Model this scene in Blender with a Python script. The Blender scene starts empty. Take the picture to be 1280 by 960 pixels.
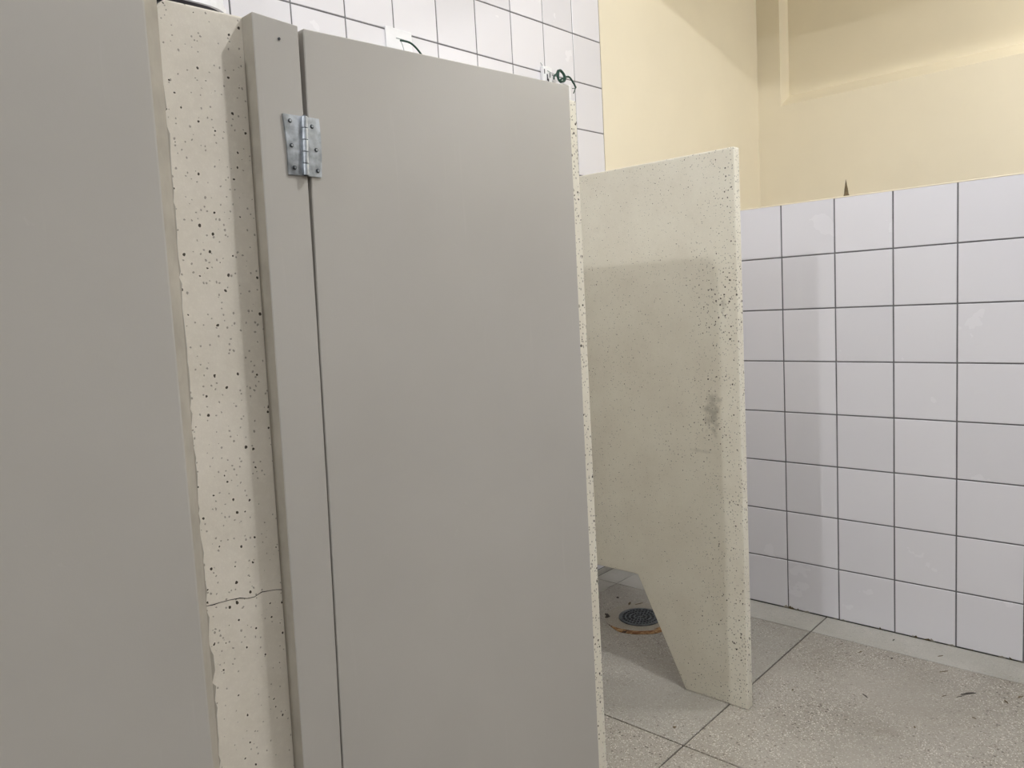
import bpy, bmesh, math, random
from mathutils import Vector, Matrix, Euler
S = bpy.context.scene
COL = S.collection
random.seed(7)

# ------------------------------------------------------------------ camera
cam_d = bpy.data.cameras.new('camera')
cam = bpy.data.objects.new('camera', cam_d); COL.objects.link(cam)
cam_d.sensor_width = 36.0; cam_d.lens = 962.875 / 1280 * 36.0; cam_d.clip_start = 0.02
RT = (0.6743, -0.7363, -0.0568); DN = (-0.1165, -0.0301, -0.9927); FW = (0.7292, 0.6760, -0.1061)
cam.matrix_world = Matrix(((RT[0], -DN[0], -FW[0], 0.0), (RT[1], -DN[1], -FW[1], 0.0),
                           (RT[2], -DN[2], -FW[2], 1.2907), (0, 0, 0, 1)))
S.camera = cam
# ------------------------------------------------------------------ world, exposure
w = bpy.data.worlds.new('world'); S.world = w; w.use_nodes = True
w.node_tree.nodes['Background'].inputs[0].default_value = (0.8, 0.85, 0.9, 1)
w.node_tree.nodes['Background'].inputs[1].default_value = 0.02
S.view_settings.view_transform = 'Standard'; S.view_settings.look = 'None'
S.view_settings.exposure = 0.0; S.view_settings.gamma = 1.0; S.view_settings.use_curve_mapping = False
LAMPS = [((1.56, 0.22, 3.22), 86.0), ((-2.0, 0.63, 3.22), 112.0), ((3.75, -1.10, 3.22), 90.0)]     # bulbs of the room: place, watts
FILL_TUBE = ((-0.10, -1.70, 3.20), 38.0)                                    # unseen tube behind the camera, added to brighten doors and shaded walls
LAMP_COL = (0.97, 0.98, 1.0)

# ------------------------------------------------------------------ materials
def lin(c):
    return tuple(((v / 255) / 12.92 if v / 255 <= 0.04045 else ((v / 255 + 0.055) / 1.055) ** 2.4) for v in c) + (1.0,)

class NT:
    def __init__(s, name, rough=0.5, metallic=0.0, spec=0.5):
        s.m = bpy.data.materials.new(name); s.m.use_nodes = True
        s.t = s.m.node_tree; s.b = s.t.nodes['Principled BSDF']
        s.b.inputs['Roughness'].default_value = rough; s.b.inputs['Metallic'].default_value = metallic
        s.b.inputs['Specular IOR Level'].default_value = spec
        s.co = s.n('ShaderNodeTexCoord').outputs['Object']
    def n(s, t, **k):
        x = s.t.nodes.new(t)
        for a, v in k.items(): setattr(x, a, v)
        return x
    def l(s, a, b): s.t.links.new(a, b)
    def noise(s, scale, detail=4, rough=0.55, vec=None, dist=0.0):
        x = s.n('ShaderNodeTexNoise'); x.inputs['Scale'].default_value = scale
        x.inputs['Detail'].default_value = detail; x.inputs['Roughness'].default_value = rough
        x.inputs['Distortion'].default_value = dist
        s.l(vec or s.co, x.inputs['Vector']); return x.outputs['Fac']
    def voro(s, scale, vec=None, out='Distance', rnd=1.0):
        x = s.n('ShaderNodeTexVoronoi'); x.inputs['Scale'].default_value = scale
        x.inputs['Randomness'].default_value = rnd
        s.l(vec or s.co, x.inputs['Vector']); return x.outputs[out]
    def ramp(s, fac, a, b, lo=0.0, hi=1.0):
        x = s.n('ShaderNodeMapRange'); x.inputs['From Min'].default_value = a; x.inputs['From Max'].default_value = b
        x.inputs['To Min'].default_value = lo; x.inputs['To Max'].default_value = hi
        s.l(fac, x.inputs['Value']); return x.outputs['Result']
    def math(s, op, a, b=None):
        x = s.n('ShaderNodeMath', operation=op)
        for i, v in enumerate((a, b)):
            if v is None: continue
            if isinstance(v, (int, float)): x.inputs[i].default_value = v
            else: s.l(v, x.inputs[i])
        return x.outputs[0]
    def mix(s, fac, a, b):
        x = s.n('ShaderNodeMix', data_type='RGBA')
        for sock, v in ((x.inputs['Factor'], fac), (x.inputs['A'], a), (x.inputs['B'], b)):
            if isinstance(v, (int, float)): sock.default_value = v
            elif isinstance(v, tuple): sock.default_value = v
            else: s.l(v, sock)
        return x.outputs['Result']
    def col(s, c):
        if isinstance(c, tuple): s.b.inputs['Base Color'].default_value = c
        else: s.l(c, s.b.inputs['Base Color'])
    def bump(s, h, strength=0.3, dist=0.002):
        x = s.n('ShaderNodeBump'); x.inputs['Strength'].default_value = strength
        x.inputs['Distance'].default_value = dist
        s.l(h, x.inputs['Height']); s.l(x.outputs['Normal'], s.b.inputs['Normal'])

def mat_plain(name, rgb, rough=0.5, metallic=0.0, var=0.05, scale=30, bump=0.0, bscale=200):
    k = NT(name, rough, metallic); c = lin(rgb)
    d = tuple(v * (1 - var) for v in c[:3]) + (1,); e = tuple(min(1, v * (1 + var)) for v in c[:3]) + (1,)
    k.col(k.mix(k.ramp(k.noise(scale), 0.3, 0.7), d, e))
    if bump: k.bump(k.noise(bscale, 6), bump, 0.001)
    return k.m

def mat_paint():
    k = NT('grey_door_paint', 0.42, spec=0.4)
    n = k.ramp(k.noise(2.2, 3), 0.35, 0.65)
    c = k.mix(n, lin((170, 166, 159)), lin((175, 171, 164)))
    m = k.n('ShaderNodeMapping'); m.inputs['Scale'].default_value = (60, 60, 3); k.l(k.co, m.inputs[0])
    sc = k.ramp(k.noise(1.0, 3, vec=m.outputs[0]), 0.66, 0.78)
    c = k.mix(k.math('MULTIPLY', sc, 0.12), c, lin((200, 197, 190)))
    scu = k.ramp(k.noise(14, 5, dist=1.5), 0.72, 0.8)
    c = k.mix(k.math('MULTIPLY', scu, 0.25), c, lin((206, 204, 198)))
    k.col(c); k.bump(k.noise(420, 4), 0.10, 0.0008)
    return k.m

def mat_concrete(name, big=50, rbig=0.13, small=95, rsmall=0.16, edge=None, smudge=None, tone=(214, 206, 190), tone2=(201, 193, 174)):
    k = NT(name, 0.62, spec=0.35)
    dn = k.n('ShaderNodeTexNoise'); dn.inputs['Scale'].default_value = 160; k.l(k.co, dn.inputs['Vector'])
    va = k.n('ShaderNodeVectorMath', operation='MULTIPLY_ADD'); k.l(dn.outputs['Color'], va.inputs[0])
    va.inputs[1].default_value = (0.003, 0.003, 0.005); k.l(k.co, va.inputs[2])
    vec = va.outputs[0]
    clus = k.ramp(k.noise(5.0, 2), 0.35, 0.7, 0.75, 1.2)
    if edge:                                            # pits crowd along the cast front edge
        sx = k.n('ShaderNodeSeparateXYZ'); k.l(k.co, sx.inputs[0])
        e = k.ramp(sx.outputs['Y'], edge[0], edge[1], 1.45, 0.85)
        clus = k.math('MULTIPLY', clus, e)
    p1 = k.math('LESS_THAN', k.voro(big, vec), k.math('MULTIPLY', clus, rbig))
    p2 = k.math('LESS_THAN', k.voro(small, vec), k.math('MULTIPLY', clus, rsmall))
    pit = k.math('MAXIMUM', p1, k.math('MULTIPLY', p2, 0.55))
    base = k.mix(k.ramp(k.noise(7, 6, 0.6), 0.3, 0.7), lin(tone), lin(tone2))
    base = k.mix(k.math('MULTIPLY', k.ramp(k.noise(90, 5), 0.45, 0.75), 0.35), base, lin((228, 222, 208)))
    fl = k.ramp(k.voro(260), 0.0, 0.5)
    base = k.mix(k.math('MULTIPLY', fl, 0.10), base, lin((170, 160, 140)))
    halo = k.ramp(k.voro(big, vec), 0.12, 0.3, 0.18, 0.0)
    base = k.mix(halo, base, lin((232, 226, 212)))
    st = k.ramp(k.noise(3.1, 5, 0.65, dist=0.6), 0.66, 0.8)
    base = k.mix(k.math('MULTIPLY', st, 0.3), base, lin((158, 150, 128)))
    for (sy, sz, ry, rz, amt) in (smudge or ()):        # old dark hand smudges
        q = k.n('ShaderNodeMapping'); q.vector_type = 'POINT'
        q.inputs['Location'].default_value = (0, -sy / ry, -sz / rz); q.inputs['Scale'].default_value = (0, 1 / ry, 1 / rz)
        k.l(k.co, q.inputs[0]); ln = k.n('ShaderNodeVectorMath', operation='LENGTH'); k.l(q.outputs[0], ln.inputs[0])
        f = k.math('ADD', ln.outputs['Value'], k.ramp(k.noise(45, 5), 0.3, 0.7, -0.5, 0.5))
        base = k.mix(k.ramp(f, 0.1, 1.0, amt, 0.0), base, lin((96, 90, 76)))
    k.col(k.mix(pit, base, lin((66, 58, 48))))
    h = k.math('SUBTRACT', k.math('MULTIPLY', k.noise(300, 5), 0.25), pit)
    k.bump(h, 0.5, 0.0012)
    return k.m

def mat_granilite(name, base1, base2, speck):
    k = NT(name, 0.5, spec=0.4)
    area = k.ramp(k.noise(1.9, 4, 0.6), 0.36, 0.62, 0.25, 1.0)
    c = k.mix(k.ramp(k.noise(3.2, 6, 0.6), 0.3, 0.7), lin(base1), lin(base2))
    def chip(scale, frac, colr, amt):
        nonlocal c
        v = k.n('ShaderNodeTexVoronoi'); v.inputs['Scale'].default_value = scale; k.l(k.co, v.inputs['Vector'])
        sp = k.n('ShaderNodeSeparateColor'); k.l(v.outputs['Color'], sp.inputs[0])
        sel = k.math('LESS_THAN', sp.outputs[0], frac)
        near = k.math('LESS_THAN', v.outputs['Distance'], 0.42)
        f = k.math('MULTIPLY', k.math('MULTIPLY', sel, near), k.math('MULTIPLY', area, amt * speck))
        c = k.mix(f, c, lin(colr))
        return f
    chip(210, 0.30, (232, 226, 214), 0.75)
    chip(170, 0.22, (118, 104, 90), 0.75)
    chip(300, 0.25, (92, 84, 74), 0.75)
    chip(120, 0.06, (74, 62, 52), 0.9)
    dirt = k.ramp(k.noise(6.5, 6, 0.65, dist=0.7), 0.55, 0.8)
    c = k.mix(k.math('MULTIPLY', dirt, 0.35), c, lin((134, 124, 108)))
    k.col(c); k.l(k.ramp(k.noise(4, 4), 0.3, 0.7, 0.36, 0.58), k.b.inputs['Roughness'])
    k.bump(k.noise(260, 5), 0.12, 0.001)
    return k.m

def mat_tile(name, rgb):
    k = NT(name, 0.16, spec=0.5)
    oi = k.n('ShaderNodeObjectInfo')
    a = tuple(v * 0.93 for v in lin(rgb)[:3]) + (1,)
    c = k.mix(oi.outputs['Random'], a, lin(rgb))
    va = k.n('ShaderNodeVectorMath', operation='ADD'); k.l(k.co, va.inputs[0]); k.l(oi.outputs['Location'], va.inputs[1])
    st = k.ramp(k.noise(9, 6, 0.7, vec=va.outputs[0], dist=1.0), 0.70, 0.82)
    c = k.mix(k.math('MULTIPLY', st, 0.015), c, lin((150, 146, 142)))
    k.col(c); k.bump(k.noise(6, 2, vec=va.outputs[0]), 0.03, 0.003)
    k.l(k.ramp(k.noise(5, 4, vec=va.outputs[0]), 0.3, 0.7, 0.20, 0.28), k.b.inputs['Roughness'])
    return k.m

def mat_wall(name, rgb):
    k = NT(name, 0.45, spec=0.3)
    c = k.mix(k.ramp(k.noise(1.6, 5), 0.35, 0.65), lin(rgb), tuple(v * 0.95 for v in lin(rgb)[:3]) + (1,))
    k.col(c); k.bump(k.noise(70, 6, 0.6), 0.10, 0.002)
    return k.m

def mat_rust():
    k = NT('rust_stain', 0.85)
    c = k.mix(k.ramp(k.noise(40, 5), 0.42, 0.6), lin((120, 78, 42)), lin((176, 142, 98)))
    c = k.mix(k.ramp(k.noise(28, 4), 0.56, 0.62), c, lin((48, 32, 22)))
    k.col(c); k.bump(k.noise(150), 0.5, 0.002); return k.m

def mat_metal(name, rgb, rough):
    k = NT(name, rough, 0.9)
    c = k.mix(k.ramp(k.noise(60, 5), 0.4, 0.65), lin(rgb), tuple(v * 0.6 for v in lin(rgb)[:3]) + (1,))
    k.col(c); k.bump(k.noise(300, 4), 0.15, 0.0006)
    k.l(k.ramp(k.noise(45, 4), 0.3, 0.7, rough - 0.08, rough + 0.15), k.b.inputs['Roughness'])
    return k.m

M = dict(
    paint=mat_paint(),
    jamb_side=mat_plain('grey_brown_board_edge', (158, 152, 140), 0.6, var=0.12, scale=20, bump=0.2),
    concrete=mat_concrete('pitted_concrete', 58, 0.125, 110, 0.17, tone=(222, 215, 203), tone2=(208, 201, 187)),
    concrete_panel=mat_concrete('fine_pitted_concrete', 62, 0.11, 125, 0.17, edge=(1.04, 1.22), smudge=((1.130, .925, .030, .075, .5), (1.085, 1.245, .012, .035, .35), (1.165, .80, .05, .008, .2)),
                                tone=(230, 226, 211), tone2=(218, 212, 196)),
    slab=mat_granilite('granilite_floor', (164, 158, 147), (148, 142, 131), 1.0),
    slab_worn=mat_granilite('worn_granilite_floor', (165, 160, 150), (150, 146, 136), 0.8),
    slab_border=mat_granilite('granilite_border', (182, 179, 171), (164, 161, 151), 0.25),
    joint=mat_plain('dark_joint', (58, 52, 46), 0.8),
    grout=mat_plain('grey_grout', (108, 106, 108), 0.85, var=0.2, scale=12),
    tile=mat_tile('white_glazed_tile', (230, 228, 232)),
    cream=mat_wall('cream_wall_paint', (240, 230, 206)),
    dim=mat_wall('grey_wall_paint', (84, 83, 81)),
    ceil=mat_wall('white_ceiling_paint', (226, 226, 226)),
    steel=mat_metal('brushed_steel', (196, 202, 208), 0.38),
    steel_dark=mat_metal('dark_steel', (92, 96, 100), 0.5),
    grate=mat_metal('drain_metal', (120, 126, 130), 0.45),
    black=mat_plain('black_sump_shade', (14, 14, 14), 0.9),
    rust=mat_rust(),
    mortar=mat_granilite('drain_mortar', (168, 162, 148), (146, 139, 126), 0.3),
    plastic=mat_plain('white_plastic', (238, 238, 240), 0.35, var=0.02),
    plastic_dark=mat_plain('shade_and_mark_plastic', (60, 58, 66), 0.5),
    green=mat_plain('dark_green_cord', (18, 62, 50), 0.4, var=0.15, scale=200),
    grey_wire=mat_plain('grey_wire', (140, 150, 148), 0.4),
    wood=mat_plain('brown_wood', (96, 82, 58), 0.8, var=0.35, scale=120),
    bulb=None)
k = NT('lit_bulb', 0.4); k.b.inputs['Emission Color'].default_value = LAMP_COL + (1,)
k.b.inputs['Emission Strength'].default_value = 8.0; M['bulb'] = k.m

# ------------------------------------------------------------------ helpers
def link(name, bm, mat, parent=None, smooth=False, kind=None):
    me = bpy.data.meshes.new(name); bm.normal_update(); bm.to_mesh(me); bm.free()
    mats = mat if isinstance(mat, (list, tuple)) else [mat]
    for m in mats: me.materials.append(m)
    if smooth: me.polygons.foreach_set('use_smooth', [True] * len(me.polygons))
    o = bpy.data.objects.new(name, me); COL.objects.link(o)
    if parent: o.parent = parent
    if kind: o['kind'] = kind
    return o
def thing(name, label, cat, group=None, loc=(0, 0, 0)):
    o = bpy.data.objects.new(name, None); COL.objects.link(o); o.empty_display_size = 0.1; o.location = loc
    tag(o, label, cat, group); return o
def tag(o, label, cat, group=None):
    o['label'] = label; o['category'] = cat
    if group: o['group'] = group
def at(o, root):
    """child drawn in world coordinates of a moved root"""
    o.parent = root; o.matrix_parent_inverse = Matrix.Translation(root.location).inverted(); return o
def box(bm, x0, x1, y0, y1, z0, z1, bev=0.0, seg=1):
    r = bmesh.ops.create_cube(bm, size=1.0)['verts']
    for v in r:
        v.co = Vector((x0 + (v.co.x + .5) * (x1 - x0), y0 + (v.co.y + .5) * (y1 - y0), z0 + (v.co.z + .5) * (z1 - z0)))
    if bev:
        es = list({e for v in r for e in v.link_edges})
        bmesh.ops.bevel(bm, geom=es, offset=bev, segments=seg, affect='EDGES', profile=0.6)
    return bm
def prism(bm, pts, vec, bev=0.0, seg=1):
    """closed outline (3-D points) extruded along vec"""
    vec = Vector(vec)
    a = [bm.verts.new(p) for p in pts]; b = [bm.verts.new(Vector(p) + vec) for p in pts]
    n = len(pts); fs = [bm.faces.new(a), bm.faces.new(b[::-1])]
    for i in range(n): fs.append(bm.faces.new((a[i], b[i], b[(i + 1) % n], a[(i + 1) % n])))
    bmesh.ops.recalc_face_normals(bm, faces=fs)
    if bev:
        es = list({e for f in fs for e in f.edges})
        bmesh.ops.bevel(bm, geom=es, offset=bev, segments=seg, affect='EDGES', profile=0.6)
    return bm
def cyl(bm, p0, p1, r0, r1=None, n=20, caps=True):
    p0, p1 = Vector(p0), Vector(p1); d = p1 - p0; r1 = r0 if r1 is None else r1
    q = d.to_track_quat('Z', 'Y').to_matrix().to_4x4()
    bmesh.ops.create_cone(bm, cap_ends=caps, segments=n, radius1=r0, radius2=r1, depth=d.length,
                          matrix=Matrix.Translation((p0 + p1) / 2) @ q)
    return bm
def tube(bm, pts, r, n=8, sub=6):
    P = [Vector(p) for p in pts]; path = []
    for i in range(len(P) - 1):
        a, b, c, d = P[max(i - 1, 0)], P[i], P[i + 1], P[min(i + 2, len(P) - 1)]
        for k in range(sub):
            t = k / sub
            path.append(0.5 * ((2 * b) + (c - a) * t + (2 * a - 5 * b + 4 * c - d) * t * t + (3 * b - a - 3 * c + d) * t ** 3))
    path.append(P[-1]); rings = []
    up = Vector((0.13, 0.9, 0.4)).normalized()
    for i, p in enumerate(path):
        t = (path[min(i + 1, len(path) - 1)] - path[max(i - 1, 0)]).normalized()
        s = t.cross(up).normalized(); u = s.cross(t)
        rings.append([bm.verts.new(p + r * (math.cos(j * 2 * math.pi / n) * s + math.sin(j * 2 * math.pi / n) * u)) for j in range(n)])
    for i in range(len(rings) - 1):
        for j in range(n): bm.faces.new((rings[i][j], rings[i][(j + 1) % n], rings[i + 1][(j + 1) % n], rings[i + 1][j]))
    bm.faces.new(rings[0][::-1]); bm.faces.new(rings[-1]); bmesh.ops.recalc_face_normals(bm, faces=bm.faces[:])
    return bm
def B(): return bmesh.new()

# ------------------------------------------------------------------ the room shell
XL, YF, ZC = -3.6, -2.8, 3.40           # left wall, wall behind the camera, ceiling
XW, YB, XF = 2.914, 2.103, 4.594        # low tiled wall, stall back wall, far wall
LZ = 3.027
def struct(name, bm, m): return link(name, bm, m, kind='structure')

floor = struct('floor', box(B(), XL, XF + .2, YF, YB + .1, -.10, -.004), M['joint'])
J = 0.0022
def slab(x0, x1, y0, y1, m, name='floor_slab'):
    return link(name, box(B(), x0 + J, x1 - J, y0 + J, y1 - J, -.02, 0.0, .0012), m, floor)
xs = [XL, -2.78, -1.86, -.94, -.02, .90, 1.822, 2.752]
ys = [YF, -1.75, -.80, .15, 1.100, 1.978]
for i in range(len(xs) - 1):
    for j in range(len(ys) - 1):
        slab(xs[i], xs[i + 1], ys[j], ys[j + 1], M['slab_worn'] if (i == 6 and j == 4) else M['slab'])
for i in range(len(xs) - 1): slab(xs[i], xs[i + 1], 1.978, YB, M['slab_border'])
for j in range(len(ys) - 1): slab(2.752, XW - .001, ys[j], ys[j + 1], M['slab_border'])
slab(2.752, XW - .001, 1.978, YB, M['slab_border'])
for j in range(len(ys) - 1): slab(3.05, XF, ys[j], ys[j + 1], M['slab'])

# tiles: one shared mesh
TW = 0.2 - 0.0048
def tile_mesh(wd, ht):
    bm = B(); box(bm, -wd / 2, wd / 2, -ht / 2, ht / 2, -.006, 0)
    es = [e for e in bm.edges if all(v.co.z > -.001 for v in e.verts)]
    bmesh.ops.bevel(bm, geom=es, offset=.0012, segments=1, affect='EDGES')
    me = bpy.data.meshes.new('tile'); bm.to_mesh(me); bm.free(); me.materials.append(M['tile']); return me
TM = tile_mesh(TW, TW)
def put_tile(me, loc, rot, parent):
    o = bpy.data.objects.new('tile', me); COL.objects.link(o); o.parent = parent
    e = Euler(rot).to_matrix() @ Euler((random.gauss(0, .0022), random.gauss(0, .0022), random.gauss(0, .0012))).to_matrix()
    o.matrix_local = Matrix.Translation(Vector(loc)) @ e.to_4x4()
RX = (math.pi / 2, 0, -math.pi / 2)       # a tile facing -X
RY = (math.pi / 2, 0, 0)                  # a tile facing -Y

wall_right = struct('wall_right', box(B(), XW + .0022, XW + .125, YF, YB, 0, 1.597), M['grout'])
y_edges = [YB, 2.053] + [2.053 - .2 * i for i in range(1, 20)]
half = tile_mesh(.047, TW)
for r in range(8):
    z = 1.6 - .1 - .2 * r
    put_tile(half, (XW, 2.078, z), RX, wall_right)
    for c in range(18): put_tile(TM, (XW, 1.953 - .2 * c, z), RX, wall_right)
cap = link('wall_coping', box(B(), XW - .001, XW + .127, YF, YB, 1.5965, 1.601, .0015), M['cream'], wall_right)

wall_back = struct('wall_back', box(B(), XL, XF, YB + .0022, YB + .15, 0, ZC), M['grout'])
last = 2.981
narrow = tile_mesh(.128, TW)
link('skirting', box(B(), XL, XW, YB - .001, YB + .003, 0, .026, .0008), M['slab_border'], wall_back)
for r in range(15):
    z = 2.427 + .1 + .2 * (2 - r)
    for c in range(19):
        x = last - .1 - .2 * c
        if z < 1.6 and x + .1 > XW: put_tile(narrow, (x - .0335, YB, z), RY, wall_back)
        else: put_tile(TM, (x, YB, z), RY, wall_back)
link('plaster_panel', box(B(), XL, XF, YB + .0005, YB + .0035, LZ + .002, ZC), M['cream'], wall_back)
link('plaster_panel', box(B(), last + .001, XF, YB - .001, YB + .0035, 0, LZ + .002), M['cream'], wall_back)

wall_left = struct('wall_left', box(B(), XL - .12, XL, YF, YB + .1, 0, ZC), M['dim'])
wall_front = struct('wall_front', box(B(), XL - .12, XF + .3, YF - .12, YF, 0, ZC), M['dim'])
ceiling = struct('ceiling', box(B(), XL - .12, XF + .3, YF - .12, YB + .15, ZC, ZC + .1), M['ceil'])

# far wall beyond the low wall, with a shallow blind recess
bm = B()
RY0, RY1, RZ0, RZ1, RD = -.75, 1.963, 2.350, 3.12, .128
box(bm, XF, XF + .30, YF, YB, 0, RZ0); prism(bm, [(XF + .001, RY0, RZ0), (XF + RD + .01, RY0, RZ0), (XF + RD + .01, RY0, RZ0 + .085)], (0, RY1 - RY0, 0)); box(bm, XF, XF + .30, YF, YB, RZ1, ZC)
box(bm, XF, XF + .30, RY1, YB, RZ0, RZ1); box(bm, XF, XF + .30, YF, RY0, RZ0, RZ1)
box(bm, XF + RD, XF + .30, RY0, RY1, RZ0, RZ1)
wall_far = struct('wall_far', bm, M['cream'])
beam = struct('trim_1', box(B(), 2.95, 3.12, YF, YB, 2.872, ZC, .003), M['cream'])

# ------------------------------------------------------------------ concrete partitions
ZP = 1.70
def divider_outline(x, top=ZP, foot=0.216, y0=1.038):
    return [(x, y0, 0), (x, y0, top), (x, YB, top), (x, YB, 0), (x, YB - .18, 0), (x, YB - .30, .355),
            (x, y0 + .385, .355), (x, y0 + foot, 0)]
def divider(x, t, mat, label, top=ZP, name='partition_panel', y0=1.038):
    o = link(name, prism(B(), divider_outline(x, top, y0=y0), (t, 0, 0), .004, 2), mat)
    tag(o, label, 'partition', 'concrete cubicle partitions'); return o
p_end = divider(2.103, .034, M['concrete_panel'],
        'beige pitted concrete cubicle partition with slanted cut-out foot, standing alone before the white tiled low wall', 1.694)
p_mid = divider(1.334, .040, M['concrete_panel'],
        'concrete cubicle partition seen only as a narrow pitted edge strip along the right side of the hinged grey door', 1.712)
p_lft = divider(.515, .040, M['concrete'],
        'concrete cubicle partition hidden behind the wide pitted front post between the two grey doors', 1.70, y0=1.089)

# wide front post between the two doors (slightly out of plumb)
def lean(z, k=.0225): return -(1.715 - z) * k
YP = 1.038
def post(x0, x1, z1, label, pitm, crack=True):
    pts = [(x0 + lean(0), YP, 0), (x0 + lean(z1), YP, z1 - .02), (x0 + .016 + lean(z1), YP, z1 - .003),
           (x1 + lean(z1), YP, z1), (x1 + lean(0), YP, 0)]
    o = link('concrete_post', prism(B(), pts, (0, .05, 0), .003, 2), pitm)
    tag(o, label, 'post'); return o
pst = post(.474, .672, 1.716, 'wide pitted concrete post with a hairline crack, between the two grey doors', M['concrete'])
# crack: thin dark ribbon let into the post
pts = [(0.4632, 0.8908), (0.4725, 0.8894), (0.4832, 0.8893), (0.4976, 0.8881), (0.5134, 0.8858), (0.5243, 0.8816), (0.5356, 0.8803), (0.5476, 0.8838), (0.5592, 0.8818), (0.571, 0.8799), (0.5868, 0.8748)]
bm = B(); prev = None
for i, (x, z) in enumerate(pts):
    wv = .00045 + .0003 * (i % 3 == 1)
    cur = (bm.verts.new((x, YP - .0003, z - wv)), bm.verts.new((x, YP - .0003, z + wv)))
    if prev: bm.faces.new((prev[0], cur[0], cur[1], prev[1]))
    prev = cur
crack = link('crack', bm, M['joint'], pst)
# drips of grey paint on the post beside the left door
bm = B(); z = 1.60; random.seed(3)
top = []; x_c = lambda z: .4785 + lean(z) * .9
while z > .45:
    top.append((x_c(z) - .004, x_c(z) + random.uniform(.0002, .0042) * (2.0 if .70 < z < .82 else 1), z)); z -= random.uniform(.006, .02)
prev = None
for a, b, z in top:
    cur = (bm.verts.new((a, YP - .0005, z)), bm.verts.new((b, YP - .0005, z)))
    if prev: bm.faces.new((prev[0], prev[1], cur[1], cur[0]))
    prev = cur
link('paint_smear', bm, M['jamb_side'], pst)
pst0 = post(-.40, -.215, 1.716, 'concrete post on the far side of the left grey door, out of view', M['concrete'])

# ------------------------------------------------------------------ doors
YD = 1.008
def quad_board(name, tl, tr, bl, br, z0, parent, mats, y0=YD, y1=YP, bev=.0015):
    """tl.. = (x, z) of corners on the front plane"""
    o = link(name, prism(B(), [(bl[0], y0, bl[1]), (tl[0], y0, tl[1]), (tr[0], y0, tr[1]), (br[0], y0, br[1])], (0, y1 - y0, 0), bev), mats, parent)
    return o
zb = .16
jx = lambda z: .5985 + lean(z)                    # left side of the jamb board
gl = lambda z: .6712 - (1.708 - z) * .0283 + (.0035 * math.sin((1.708 - z) * 2.6))
gapw = lambda z: .0066 * max(0, (z - 1.25) / .46) + .0024
# jamb board: multi-point right edge following the gap
def edge_pts(fn, z_lo, z_hi, n=10): return [(fn(z_lo + (z_hi - z_lo) * i / n), z_lo + (z_hi - z_lo) * i / n) for i in range(n + 1)]
R_ = edge_pts(gl, .02, 1.709)
pts = [(jx(.02), YD, .02), (jx(1.713), YD, 1.713)] + [(x, YD, z) for x, z in R_[::-1]]
jamb = link('door_jamb', prism(B(), pts, (0, YP - YD, 0), .0012), [M['paint'], M['jamb_side']])
for f in jamb.data.polygons:
    if f.normal.x < -.9: f.material_index = 1
tag(jamb, 'narrow upright grey board fixed on the concrete post, carrying the hinge', 'door frame')
bm = B(); cyl(bm, (.638, YD - .0012, 1.684), (.638, YD + .002, 1.684), .0020, n=10)
link('nail', bm, M['steel_dark'], jamb)

door2 = thing('cubicle_door', 'closed light grey cubicle door hung on a steel butt hinge, in the middle of the photo', 'door', 'grey cubicle doors', (.67, YD, .16))
L_ = edge_pts(lambda z: gl(z) + gapw(z), zb, 1.7075)
rx = lambda z: 1.3125 - (1.727 - z) * .0045
pts = [(x, YD, z) for x, z in L_] + [(rx(1.7275), YD, 1.7275), (rx(zb), YD, zb)]
at(link('door_slab', prism(B(), pts, (0, YP - YD - .0008, 0), .0015), M['paint']), door2)

# hinge
hz0, hz1 = 1.4930, 1.5790
bx = lambda z: .6660 - (1.58 - z) * .06        # barrel axis
hinge = at(link('hinge', cyl(B(), (bx(1.4925) , YD - .0052, 1.4925), (bx(1.5800), YD - .0052, 1.5800), .0030, n=14), M['steel_dark'], smooth=True), door2)
hinge['label'] = 'old steel butt hinge'
def leaf(x_out0, x_out1, side):
    o = []; n = 8
    bm = B(); vs = []
    for i in range(n + 1):
        t = i / n; z = hz0 + (hz1 - hz0) * t
        xo = x_out0 + (x_out1 - x_out0) * t + side * .0016 * math.sin(t * math.pi) * (-1 if side < 0 else 1)
        xi = bx(z)
        y = YD - .0022 - .0010 * math.sin(t * 2.5)
        vs.append([(xo, y, z), (xi, y - .0006, z), (xi, YD - .0002, z), (xo, YD - .0002, z)])
    V = [[bm.verts.new(p) for p in r] for r in vs]
    for i in range(n):
        for j in range(4): bm.faces.new((V[i][j], V[i][(j + 1) % 4], V[i + 1][(j + 1) % 4], V[i + 1][j]))
    bm.faces.new(V[0]); bm.faces.new(V[-1][::-1]); bmesh.ops.recalc_face_normals(bm, faces=bm.faces[:])
    return link('leaf', bm, M['steel'], hinge)
def sub(o):
    o.parent = hinge; o.matrix_parent_inverse = (Matrix.Translation(door2.location)).inverted() ; return o
leaf_l = leaf(.6335, .6320, -1); leaf_r = leaf(.6900, .6930, 1)
subs = [leaf_l, leaf_r]
for i in range(5):
    a, b = hz0 + (hz1 - hz0) * i / 5, hz0 + (hz1 - hz0) * (i + 1) / 5
    bm = B(); cyl(bm, (bx(a + .0006), YD - .0052, a + .0006), (bx(b - .0006), YD - .0052, b - .0006), .0047, n=16)
    subs.append(link('knuckle', bm, M['steel'] if i % 2 else M['steel'], hinge))
for sx, sz in ((.6425, 1.570), (.6420, 1.5350), (.6440, 1.5035), (.6790, 1.5660), (.6835, 1.5325), (.6835, 1.5020)):
    bm = B(); cyl(bm, (sx, YD - .0045, sz), (sx, YD - .0022, sz), .0026, .0036, n=14)
    a = random.uniform(0, 3.1)
    s = link('screw', bm, M['steel_dark'], hinge); subs.append(s)
    bm = B(); cyl(bm, (sx, YD - .0050, sz), (sx, YD - .0044, sz), .0017, n=6)
    subs.append(link('screw_slot', bm, M['steel'], hinge))
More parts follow.
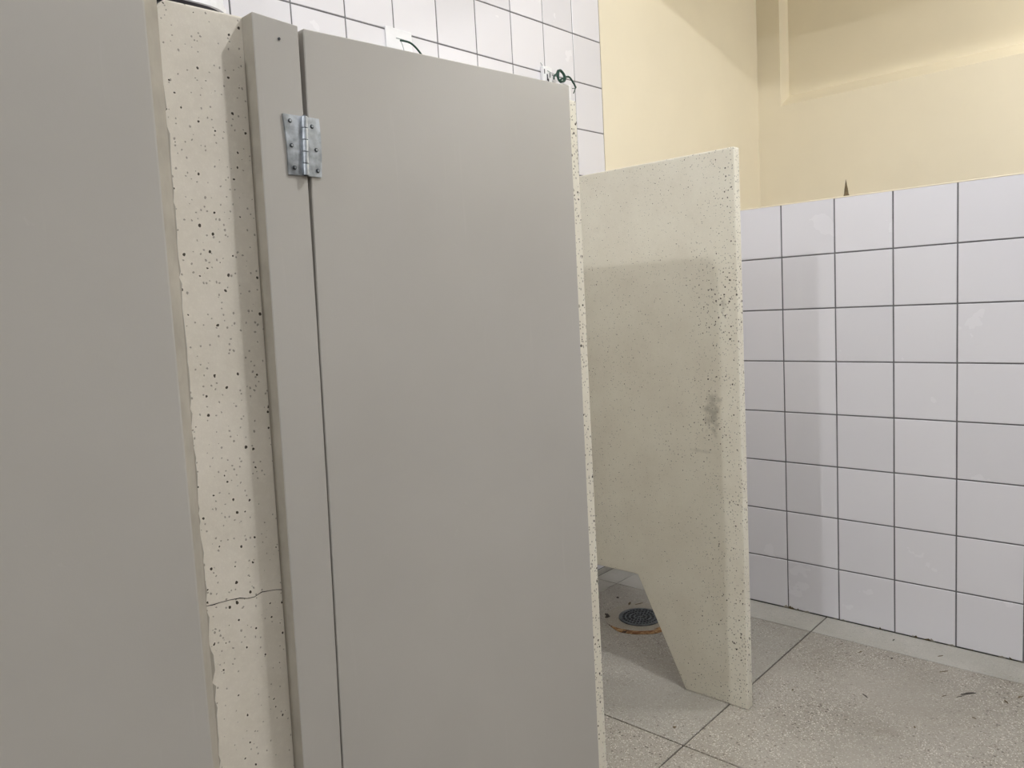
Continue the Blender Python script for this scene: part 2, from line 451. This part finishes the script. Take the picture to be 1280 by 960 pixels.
for o in subs: o.matrix_parent_inverse = Matrix.Identity(4)
# hinge itself is drawn in world coordinates with its inverse offset, so its children need none

# left door: overlaps the post, its right edge planed to a bevel that narrows downwards
door1 = thing('cubicle_door', 'closed grey cubicle door with a bevelled right edge, filling the left side of the photo', 'door', 'grey cubicle doors', (-.21, YD, .16))
fx = lambda z: .4487 - (1.6926 - z) * .0128
kx = lambda z: .4790 - (1.708 - z) * .0200
bm = B(); zs = [zb + (1.735 - zb) * i / 12 for i in range(13)]
rows = []
for z in zs:
    rows.append([bm.verts.new(p) for p in ((-.213, YD, z), (fx(z) - .0012, YD, z), (fx(z) + .0012, YD + .0006, z), (kx(z), YP - .001, z), (-.213, YP - .001, z))])
for i in range(len(rows) - 1):
    for j in range(5): bm.faces.new((rows[i][j], rows[i][(j + 1) % 5], rows[i + 1][(j + 1) % 5], rows[i + 1][j]))
bm.faces.new(rows[0]); bm.faces.new(rows[-1][::-1]); bmesh.ops.recalc_face_normals(bm, faces=bm.faces[:])
o = at(link('door_slab', bm, [M['paint'], M['jamb_side']]), door1)
for f in o.data.polygons:
    if .3 < f.normal.x < .98 and f.normal.y < -.3 and f.area > .002: f.material_index = 1  # bevel face takes a darker grey-brown than the door front
jb = link('door_jamb', box(B(), -.29, -.217, YD, YP, .02, 1.713, .0015), M['paint'])
tag(jb, 'narrow grey board beside the left grey door, outside the photo', 'door frame')

# ------------------------------------------------------------------ floor drain
drain = thing('floor_drain', 'round metal floor drain with slotted grate in a rusty stained hollow, seen under the partition', 'drain', None, (2.498, 1.686, 0))
DX, DY = 2.498, 1.686
def annulus(bm, r0, r1, z, th, n=48, wob=0.0, a0=0, a1=2 * math.pi, seed=0):
    rnd = random.Random(seed); full = abs(a1 - a0 - 2 * math.pi) < 1e-6; vs = []
    m = n if full else n + 1
    ph = [rnd.uniform(0, 6.28) for _ in range(3)]
    for i in range(m):
        a = a0 + (a1 - a0) * i / n
        wv = wob * (math.sin(3 * a + ph[0]) + .6 * math.sin(7 * a + ph[1]) + .4 * math.sin(13 * a + ph[2]))
        c, s = math.cos(a), math.sin(a)
        f = 1.0 if full else min(1, 4 * min(i, n - i) / n)
        mid = (r0 + r1) / 2
        i0 = mid + (r0 - mid + wv * .6) * f; i1 = mid + (r1 - mid + wv) * f
        if not full and f < .15: i1 = i0 + .0015
        vs.append([bm.verts.new((DX + c * i0, DY + s * i0, z)), bm.verts.new((DX + c * i0, DY + s * i0, z + th)),
                   bm.verts.new((DX + c * i1, DY + s * i1, z + th)), bm.verts.new((DX + c * i1, DY + s * i1, z))])
    for i in range(n):
        A, Bb = vs[i], vs[(i + 1) % m]
        for j in range(4): bm.faces.new((A[j], Bb[j], Bb[(j + 1) % 4], A[(j + 1) % 4]))
    if not full: bm.faces.new(vs[0]); bm.faces.new(vs[-1][::-1])
    bmesh.ops.recalc_face_normals(bm, faces=bm.faces[:]); return bm
at(link('mortar_ring', annulus(B(), .080, .142, -.001, .0022, wob=.003, seed=2), M['mortar']), drain)
at(link('sump_shade_disc', cyl(B(), (DX, DY, .0004), (DX, DY, .0014), .083, n=40), M['black']), drain)  # flat black disc standing for the darkness below the grate
at(link('drain_rim', annulus(B(), .0755, .0855, .0, .0052), M['grate']), drain)
bm = B()
rr = [(.0, .010), (.021, .0275), (.0385, .045), (.056, .0625), (.0715, .0755)]
for r0, r1 in rr[1:]: annulus(bm, r0, r1, .0028, .0022)
cyl(bm, (DX, DY, .0028), (DX, DY, .0050), .010, n=24)
for ri, (ra, rb, n) in enumerate(((.009, .022, 10), (.027, .039, 16), (.0445, .0565, 24), (.062, .072, 32))):
    for i in range(n):
        a = 2 * math.pi * (i + .5 * (ri % 2)) / n; c, s = math.cos(a), math.sin(a); hw = .0019
        q = [(DX + c * ra - s * hw, DY + s * ra + c * hw), (DX + c * rb - s * hw, DY + s * rb + c * hw),
             (DX + c * rb + s * hw, DY + s * rb - c * hw), (DX + c * ra + s * hw, DY + s * ra - c * hw)]
        prism(bm, [(x, y, .0028) for x, y in q], (0, 0, .0021))
at(link('grate', bm, M['grate']), drain)
# rust at the camera-facing side of the hollow
A = math.atan2(-.72, -.69)
at(link('rust_stain', annulus(B(),   .130, .157, .0002, .0020, n=60, wob=.0022, a0=A - 1.25, a1=A + .95, seed=5), M['rust']), drain)
at(link('rust_stain', annulus(B(), .116, .128, .0008, .0010, n=30, wob=.003, a0=A + .2, a1=A + .95, seed=9), M['rust']), drain)
def blotch(name, x, y, rx_, ry_, ang, m, parent, seed, z=.0, th=.0012, n=14):
    rnd = random.Random(seed); pts = []
    for i in range(n):
        a = 2 * math.pi * i / n; f = rnd.uniform(.6, 1.15)
        u, v = math.cos(a) * rx_ * f, math.sin(a) * ry_ * f
        pts.append((x + u * math.cos(ang) - v * math.sin(ang), y + u * math.sin(ang) + v * math.cos(ang), z))
    return link(name, prism(B(), pts, (0, 0, th)), m, parent)
at(blotch('dirt_spot', 2.438, 1.806, .020, .007, .9, M['joint'], None, 1, .0006, .003), drain)
at(blotch('dirt_spot', 2.425, 1.795, .012, .006, -.3, M['joint'], None, 2, .0006, .0026), drain)
at(blotch('dirt_spot', 2.590, 1.800, .020, .005, .4, M['wood'], None, 3, .0006), drain)
at(blotch('dirt_spot', 2.615, 1.765, .022, .004, -.4, M['wood'], None, 4, .0006), drain)

# worn scars and little dark marks in the floor
for i, (x, y, a, b, g) in enumerate(((2.591, .546, .024, .006, -.72), (2.605, .447, .012, .004, .6), (2.660, .420, .014, .004, -.5), (2.395, .787, .015, .003, .9),
        (2.810, .677, .012, .003, -.6), (2.700, .640, .018, .003, -.7), (2.849, .838, .008, .003, 0), (2.687, .900, .010, .003, -.4),
        (2.713, .973, .010, .002, -.6), (2.560, .560, .018, .002, -.6), (2.535, .600, .010, .002, -.5), (1.888, 1.169, .009, .006, .3),
        (2.70, .80, .008, .003, .2), (2.45, .50, .007, .003, 1.2), (2.30, .62, .006, .003, .4), (2.62, 2.0 - .12, .009, .006, .3), (2.30, .98, .006, .003, .2))):
    blotch('scuff_mark', x, y, a, b, g, M['wood'] if i % 3 else M['joint'], floor, 20 + i, -.0006, .0010, 12)
# grime along the foot of the tiled wall
random.seed(11)
for i in range(26):
    y = random.uniform(.3, 1.25); h = random.uniform(.002, .012)
    bm = B(); prism(bm, [(XW - .0006, y, 0), (XW - .0006, y + random.uniform(.006, .03), 0), (XW - .0006, y + random.uniform(.0, .02), h)], (.0006, 0, 0))
    link('grime', bm, M['jamb_side'] if i % 2 else M['wood'], wall_right)

# ------------------------------------------------------------------ things on the back wall above the doors
# rounded white flushing cistern
def rrect(x0, x1, y0, y1, r, n=8):
    out = []
    for cx, cy, a0 in ((x1 - r, y1 - .004, None), (x0 + r, y1 - .004, None), (x0 + r, y0 + r, math.pi), (x1 - r, y0 + r, 1.5 * math.pi)):
        if a0 is None: out.append((x1 if cx > (x0 + x1) / 2 else x0, y1)); continue
        for i in range(n + 1):
            a = a0 + .5 * math.pi * i / n; out.append((cx + r * math.cos(a), cy + r * math.sin(a)))
    return out
cis = thing('flush_cistern', 'white rounded plastic flush cistern high on the tiled wall above the concrete post', 'cistern', None, (1.0, YB, 2.13))
CX0, CX1, CY0, CZ = .80, 1.150, 1.990, 2.112
o1 = [(x, y, CZ + .012) for x, y in rrect(CX0 + .006, CX1 - .006, CY0 + .006, YB - .0005, .10)]
at(link('tank', prism(B(), o1, (0, 0, .34), .004, 2), M['plastic'], smooth=False), cis)
bm = B(); outer = rrect(CX0, CX1, CY0, YB - .0005, .105); inner = rrect(CX0 + .009, CX1 - .009, CY0 + .009, YB - .008, .098)
V = [[bm.verts.new((a[0], a[1], CZ)), bm.verts.new((a[0], a[1], CZ + .016)), bm.verts.new((b[0], b[1], CZ + .016)), bm.verts.new((b[0], b[1], CZ))] for a, b in zip(outer, inner)]
for i in range(len(V)):
    for j in range(4): bm.faces.new((V[i][j], V[(i + 1) % len(V)][j], V[(i + 1) % len(V)][(j + 1) % 4], V[i][(j + 1) % 4]))
bmesh.ops.recalc_face_normals(bm, faces=bm.faces[:])
at(link('bottom_rim', bm, M['plastic']), cis)
at(link('underside', prism(B(), [(x, y, CZ + .008) for x, y in rrect(CX0 + .009, CX1 - .009, CY0 + .009, YB - .008, .098)], (0, 0, .003)), M['plastic_dark']), cis)  # coloured dark to stand for the shade beneath the tank
at(link('down_pipe', cyl(B(), (.975, 2.075, .45), (.975, 2.075, CZ + .008), .020, n=20), M['plastic'], smooth=True), cis)

def plate(x0, x1, z0, z1, d, label, slot=True):
    t = thing('wall_box', label, 'wall box', None, ((x0 + x1) / 2, YB, z0))
    at(link('cover', box(B(), x0, x1, YB - d, YB - .0005, z0, z1, .003, 2), M['plastic']), t)
    if slot:
        at(link('slot', box(B(), (x0 + x1) / 2 - .014, (x0 + x1) / 2 + .02, YB - d - .0008, YB - d + .001, z1 - .034, z1 - .031), M['grey_wire']), t)
    return t
plate(1.738, 1.853, 2.085, 2.236, .006, 'white square cover plate on the tiled wall behind the short green cord')
g = thing('green_cord', 'short dark green cord arching from the white cover plate down behind the grey door top', 'cord', None, (1.80, YB - .02, 2.18))
def cordpts(lst, y): return [(x, y, z) for x, z in lst]
at(link('cord', tube(B(), [(1.768, 2.060, 2.183), (1.785, 2.058, 2.184), (1.812, 2.056, 2.181), (1.842, 2.056, 2.164), (1.868, 2.058, 2.138), (1.882, 2.070, 2.10), (1.885, YB - .004, 2.06)], .0034), M['green'], smooth=True), g)
at(link('loose_wire', tube(B(), [(1.768, 2.058, 2.181), (1.778, 2.060, 2.165), (1.788, 2.064, 2.13), (1.80, 2.098, 2.09)], .0012, 6, 4), M['grey_wire'], smooth=True), g)

# small switch-like box with dark marks, a larger block and the coiled cord
t = thing('wall_box', 'small white fitting with dark marks on the wall beside the coiled cord', 'wall box', None, (2.58, YB, 2.12))
at(link('cover', box(B(), 2.548, 2.606, YB - .016, YB - .0005, 2.12, 2.248, .002), M['plastic']), t)
for (x, z, a, b) in ((2.556, 2.226, .0022, .009), (2.573, 2.205, .0030, .013), (2.578, 2.194, .0040, .006), (2.590, 2.216, .0018, .010), (2.566, 2.186, .003, .003)):
    at(link('dark_mark', box(B(), x - a, x + a, YB - .0172, YB - .0155, z - b, z + b), M['plastic_dark']), t)
t = thing('wall_box', 'low white plastic block on the tiled wall below the coiled green cord', 'wall box', None, (2.66, YB, 2.06))
at(link('cover', box(B(), 2.612, 2.728, YB - .018, YB - .0005, 2.05, 2.199, .003, 2), M['plastic']), t)

g = thing('coiled_cord', 'dark green cord wound in a ring, above the free corner of the hinged door', 'cord', None, (2.61, 2.05, 2.17))
cx, cz, y0 = 2.618, 2.2085, 2.055
pts = [(2.576, y0, 2.190), (2.578, y0, 2.203), (2.590, y0 - .002, 2.212)]
for i in range(0, 34):
    a = 2.6 - i * 2 * math.pi / 12; r = .0225 + .0016 * math.sin(i * 1.3)
    pts.append((cx + r * math.cos(a), y0 - .002 * (i / 8) + .002 * math.sin(i), cz + r * math.sin(a)))
pts += [(2.668, y0 - .004, 2.215), (2.700, y0 - .004, 2.196), (2.722, y0, 2.180)]
at(link('cord', tube(B(), pts, .0040, 8, 4), M['green'], smooth=True), g)
at(link('cord_end', tube(B(), [(2.722, y0, 2.180), (2.710, y0 - .003, 2.174), (2.690, y0 - .006, 2.170)], .0017, 6, 3), M['green'], smooth=True), g)
at(link('cord_end', tube(B(), [(2.722, y0, 2.180), (2.708, y0 - .003, 2.165), (2.698, y0 - .004, 2.152)], .0021, 6, 3), M['green'], smooth=True), g)
at(link('loose_wire', tube(B(), [(2.548, YB - .004, 2.262), (2.572, YB - .012, 2.236), (2.602, y0, 2.208)], .0014, 6, 4), M['grey_wire'], smooth=True), g)

# pointed splinter on top of the low wall
sp = B(); bs = Vector((2.975, 1.030, 1.6008))
pr = [(-.004, -.0085), (.004, -.0085), (.0055, .0), (.004, .0085), (-.004, .0085), (-.0055, 0)]
lv = []
for s, z in ((1.0, 0), (1.02, .010), (.84, .013), (.62, .032), (.30, .050), (.04, .066)):
    lv.append([sp.verts.new(bs + Vector((a * s, b * s + .0006 * (z * 40), z))) for a, b in pr])
for i in range(len(lv) - 1):
    for j in range(6): sp.faces.new((lv[i][j], lv[i][(j + 1) % 6], lv[i + 1][(j + 1) % 6], lv[i + 1][j]))
sp.faces.new(lv[0][::-1]); sp.faces.new(lv[-1]); bmesh.ops.recalc_face_normals(sp, faces=sp.faces[:])
o = link('wooden_spike', sp, M['wood']); tag(o, 'small pointed dark brown spike standing on top of the low white tiled wall', 'spike')

# ------------------------------------------------------------------ ceiling lamps (bulb, holder and its light) and an added fill tube
def lamp(loc, watts, label):
    x, y, z = loc
    t = thing('ceiling_lamp', label, 'lamp', 'bare bulbs on the ceiling', (x, y, ZC))
    at(link('lamp_holder', cyl(B(), (x, y, z + .085), (x, y, ZC - .001), .045, .055, n=24), M['plastic'], smooth=False), t)
    bm = B(); bmesh.ops.create_uvsphere(bm, u_segments=20, v_segments=12, radius=.035, matrix=Matrix.Translation((x, y, z + .055)))
    at(link('bulb', bm, M['bulb'], smooth=True), t)
    d = bpy.data.lights.new('bulb_light', 'POINT'); d.energy = watts; d.color = LAMP_COL; d.shadow_soft_size = .04
    lo = bpy.data.objects.new('bulb_light', d); COL.objects.link(lo); lo.location = (x, y, z - .02)
lamp(*LAMPS[0], 'bare bulb on the ceiling over the aisle before the open cubicle')
lamp(*LAMPS[1], 'bare bulb on the ceiling at the left end of the aisle')
lamp(*LAMPS[2], 'bare bulb on the ceiling beyond the low tiled wall')

(tx, ty, tz), tw = FILL_TUBE
t = thing('fill_tube_lamp', 'unseen tube lamp added behind the camera as fill light', 'lamp', None, (tx, ty, ZC))
at(link('fill_lamp_housing', box(B(), tx - .64, tx + .64, ty - .05, ty + .05, tz + .06, ZC - .001, .004), M['plastic']), t)
at(link('tube', cyl(B(), (tx - .6, ty, tz + .035), (tx + .6, ty, tz + .035), .014, n=14), M['bulb'], smooth=True), t)  # glowing tube of the added fill lamp
d = bpy.data.lights.new('fill_tube_light', 'AREA'); d.shape = 'RECTANGLE'; d.size = 1.2; d.size_y = .03; d.energy = tw; d.color = LAMP_COL
lo = bpy.data.objects.new('fill_tube_light', d); COL.objects.link(lo); lo.location = (tx, ty, tz)
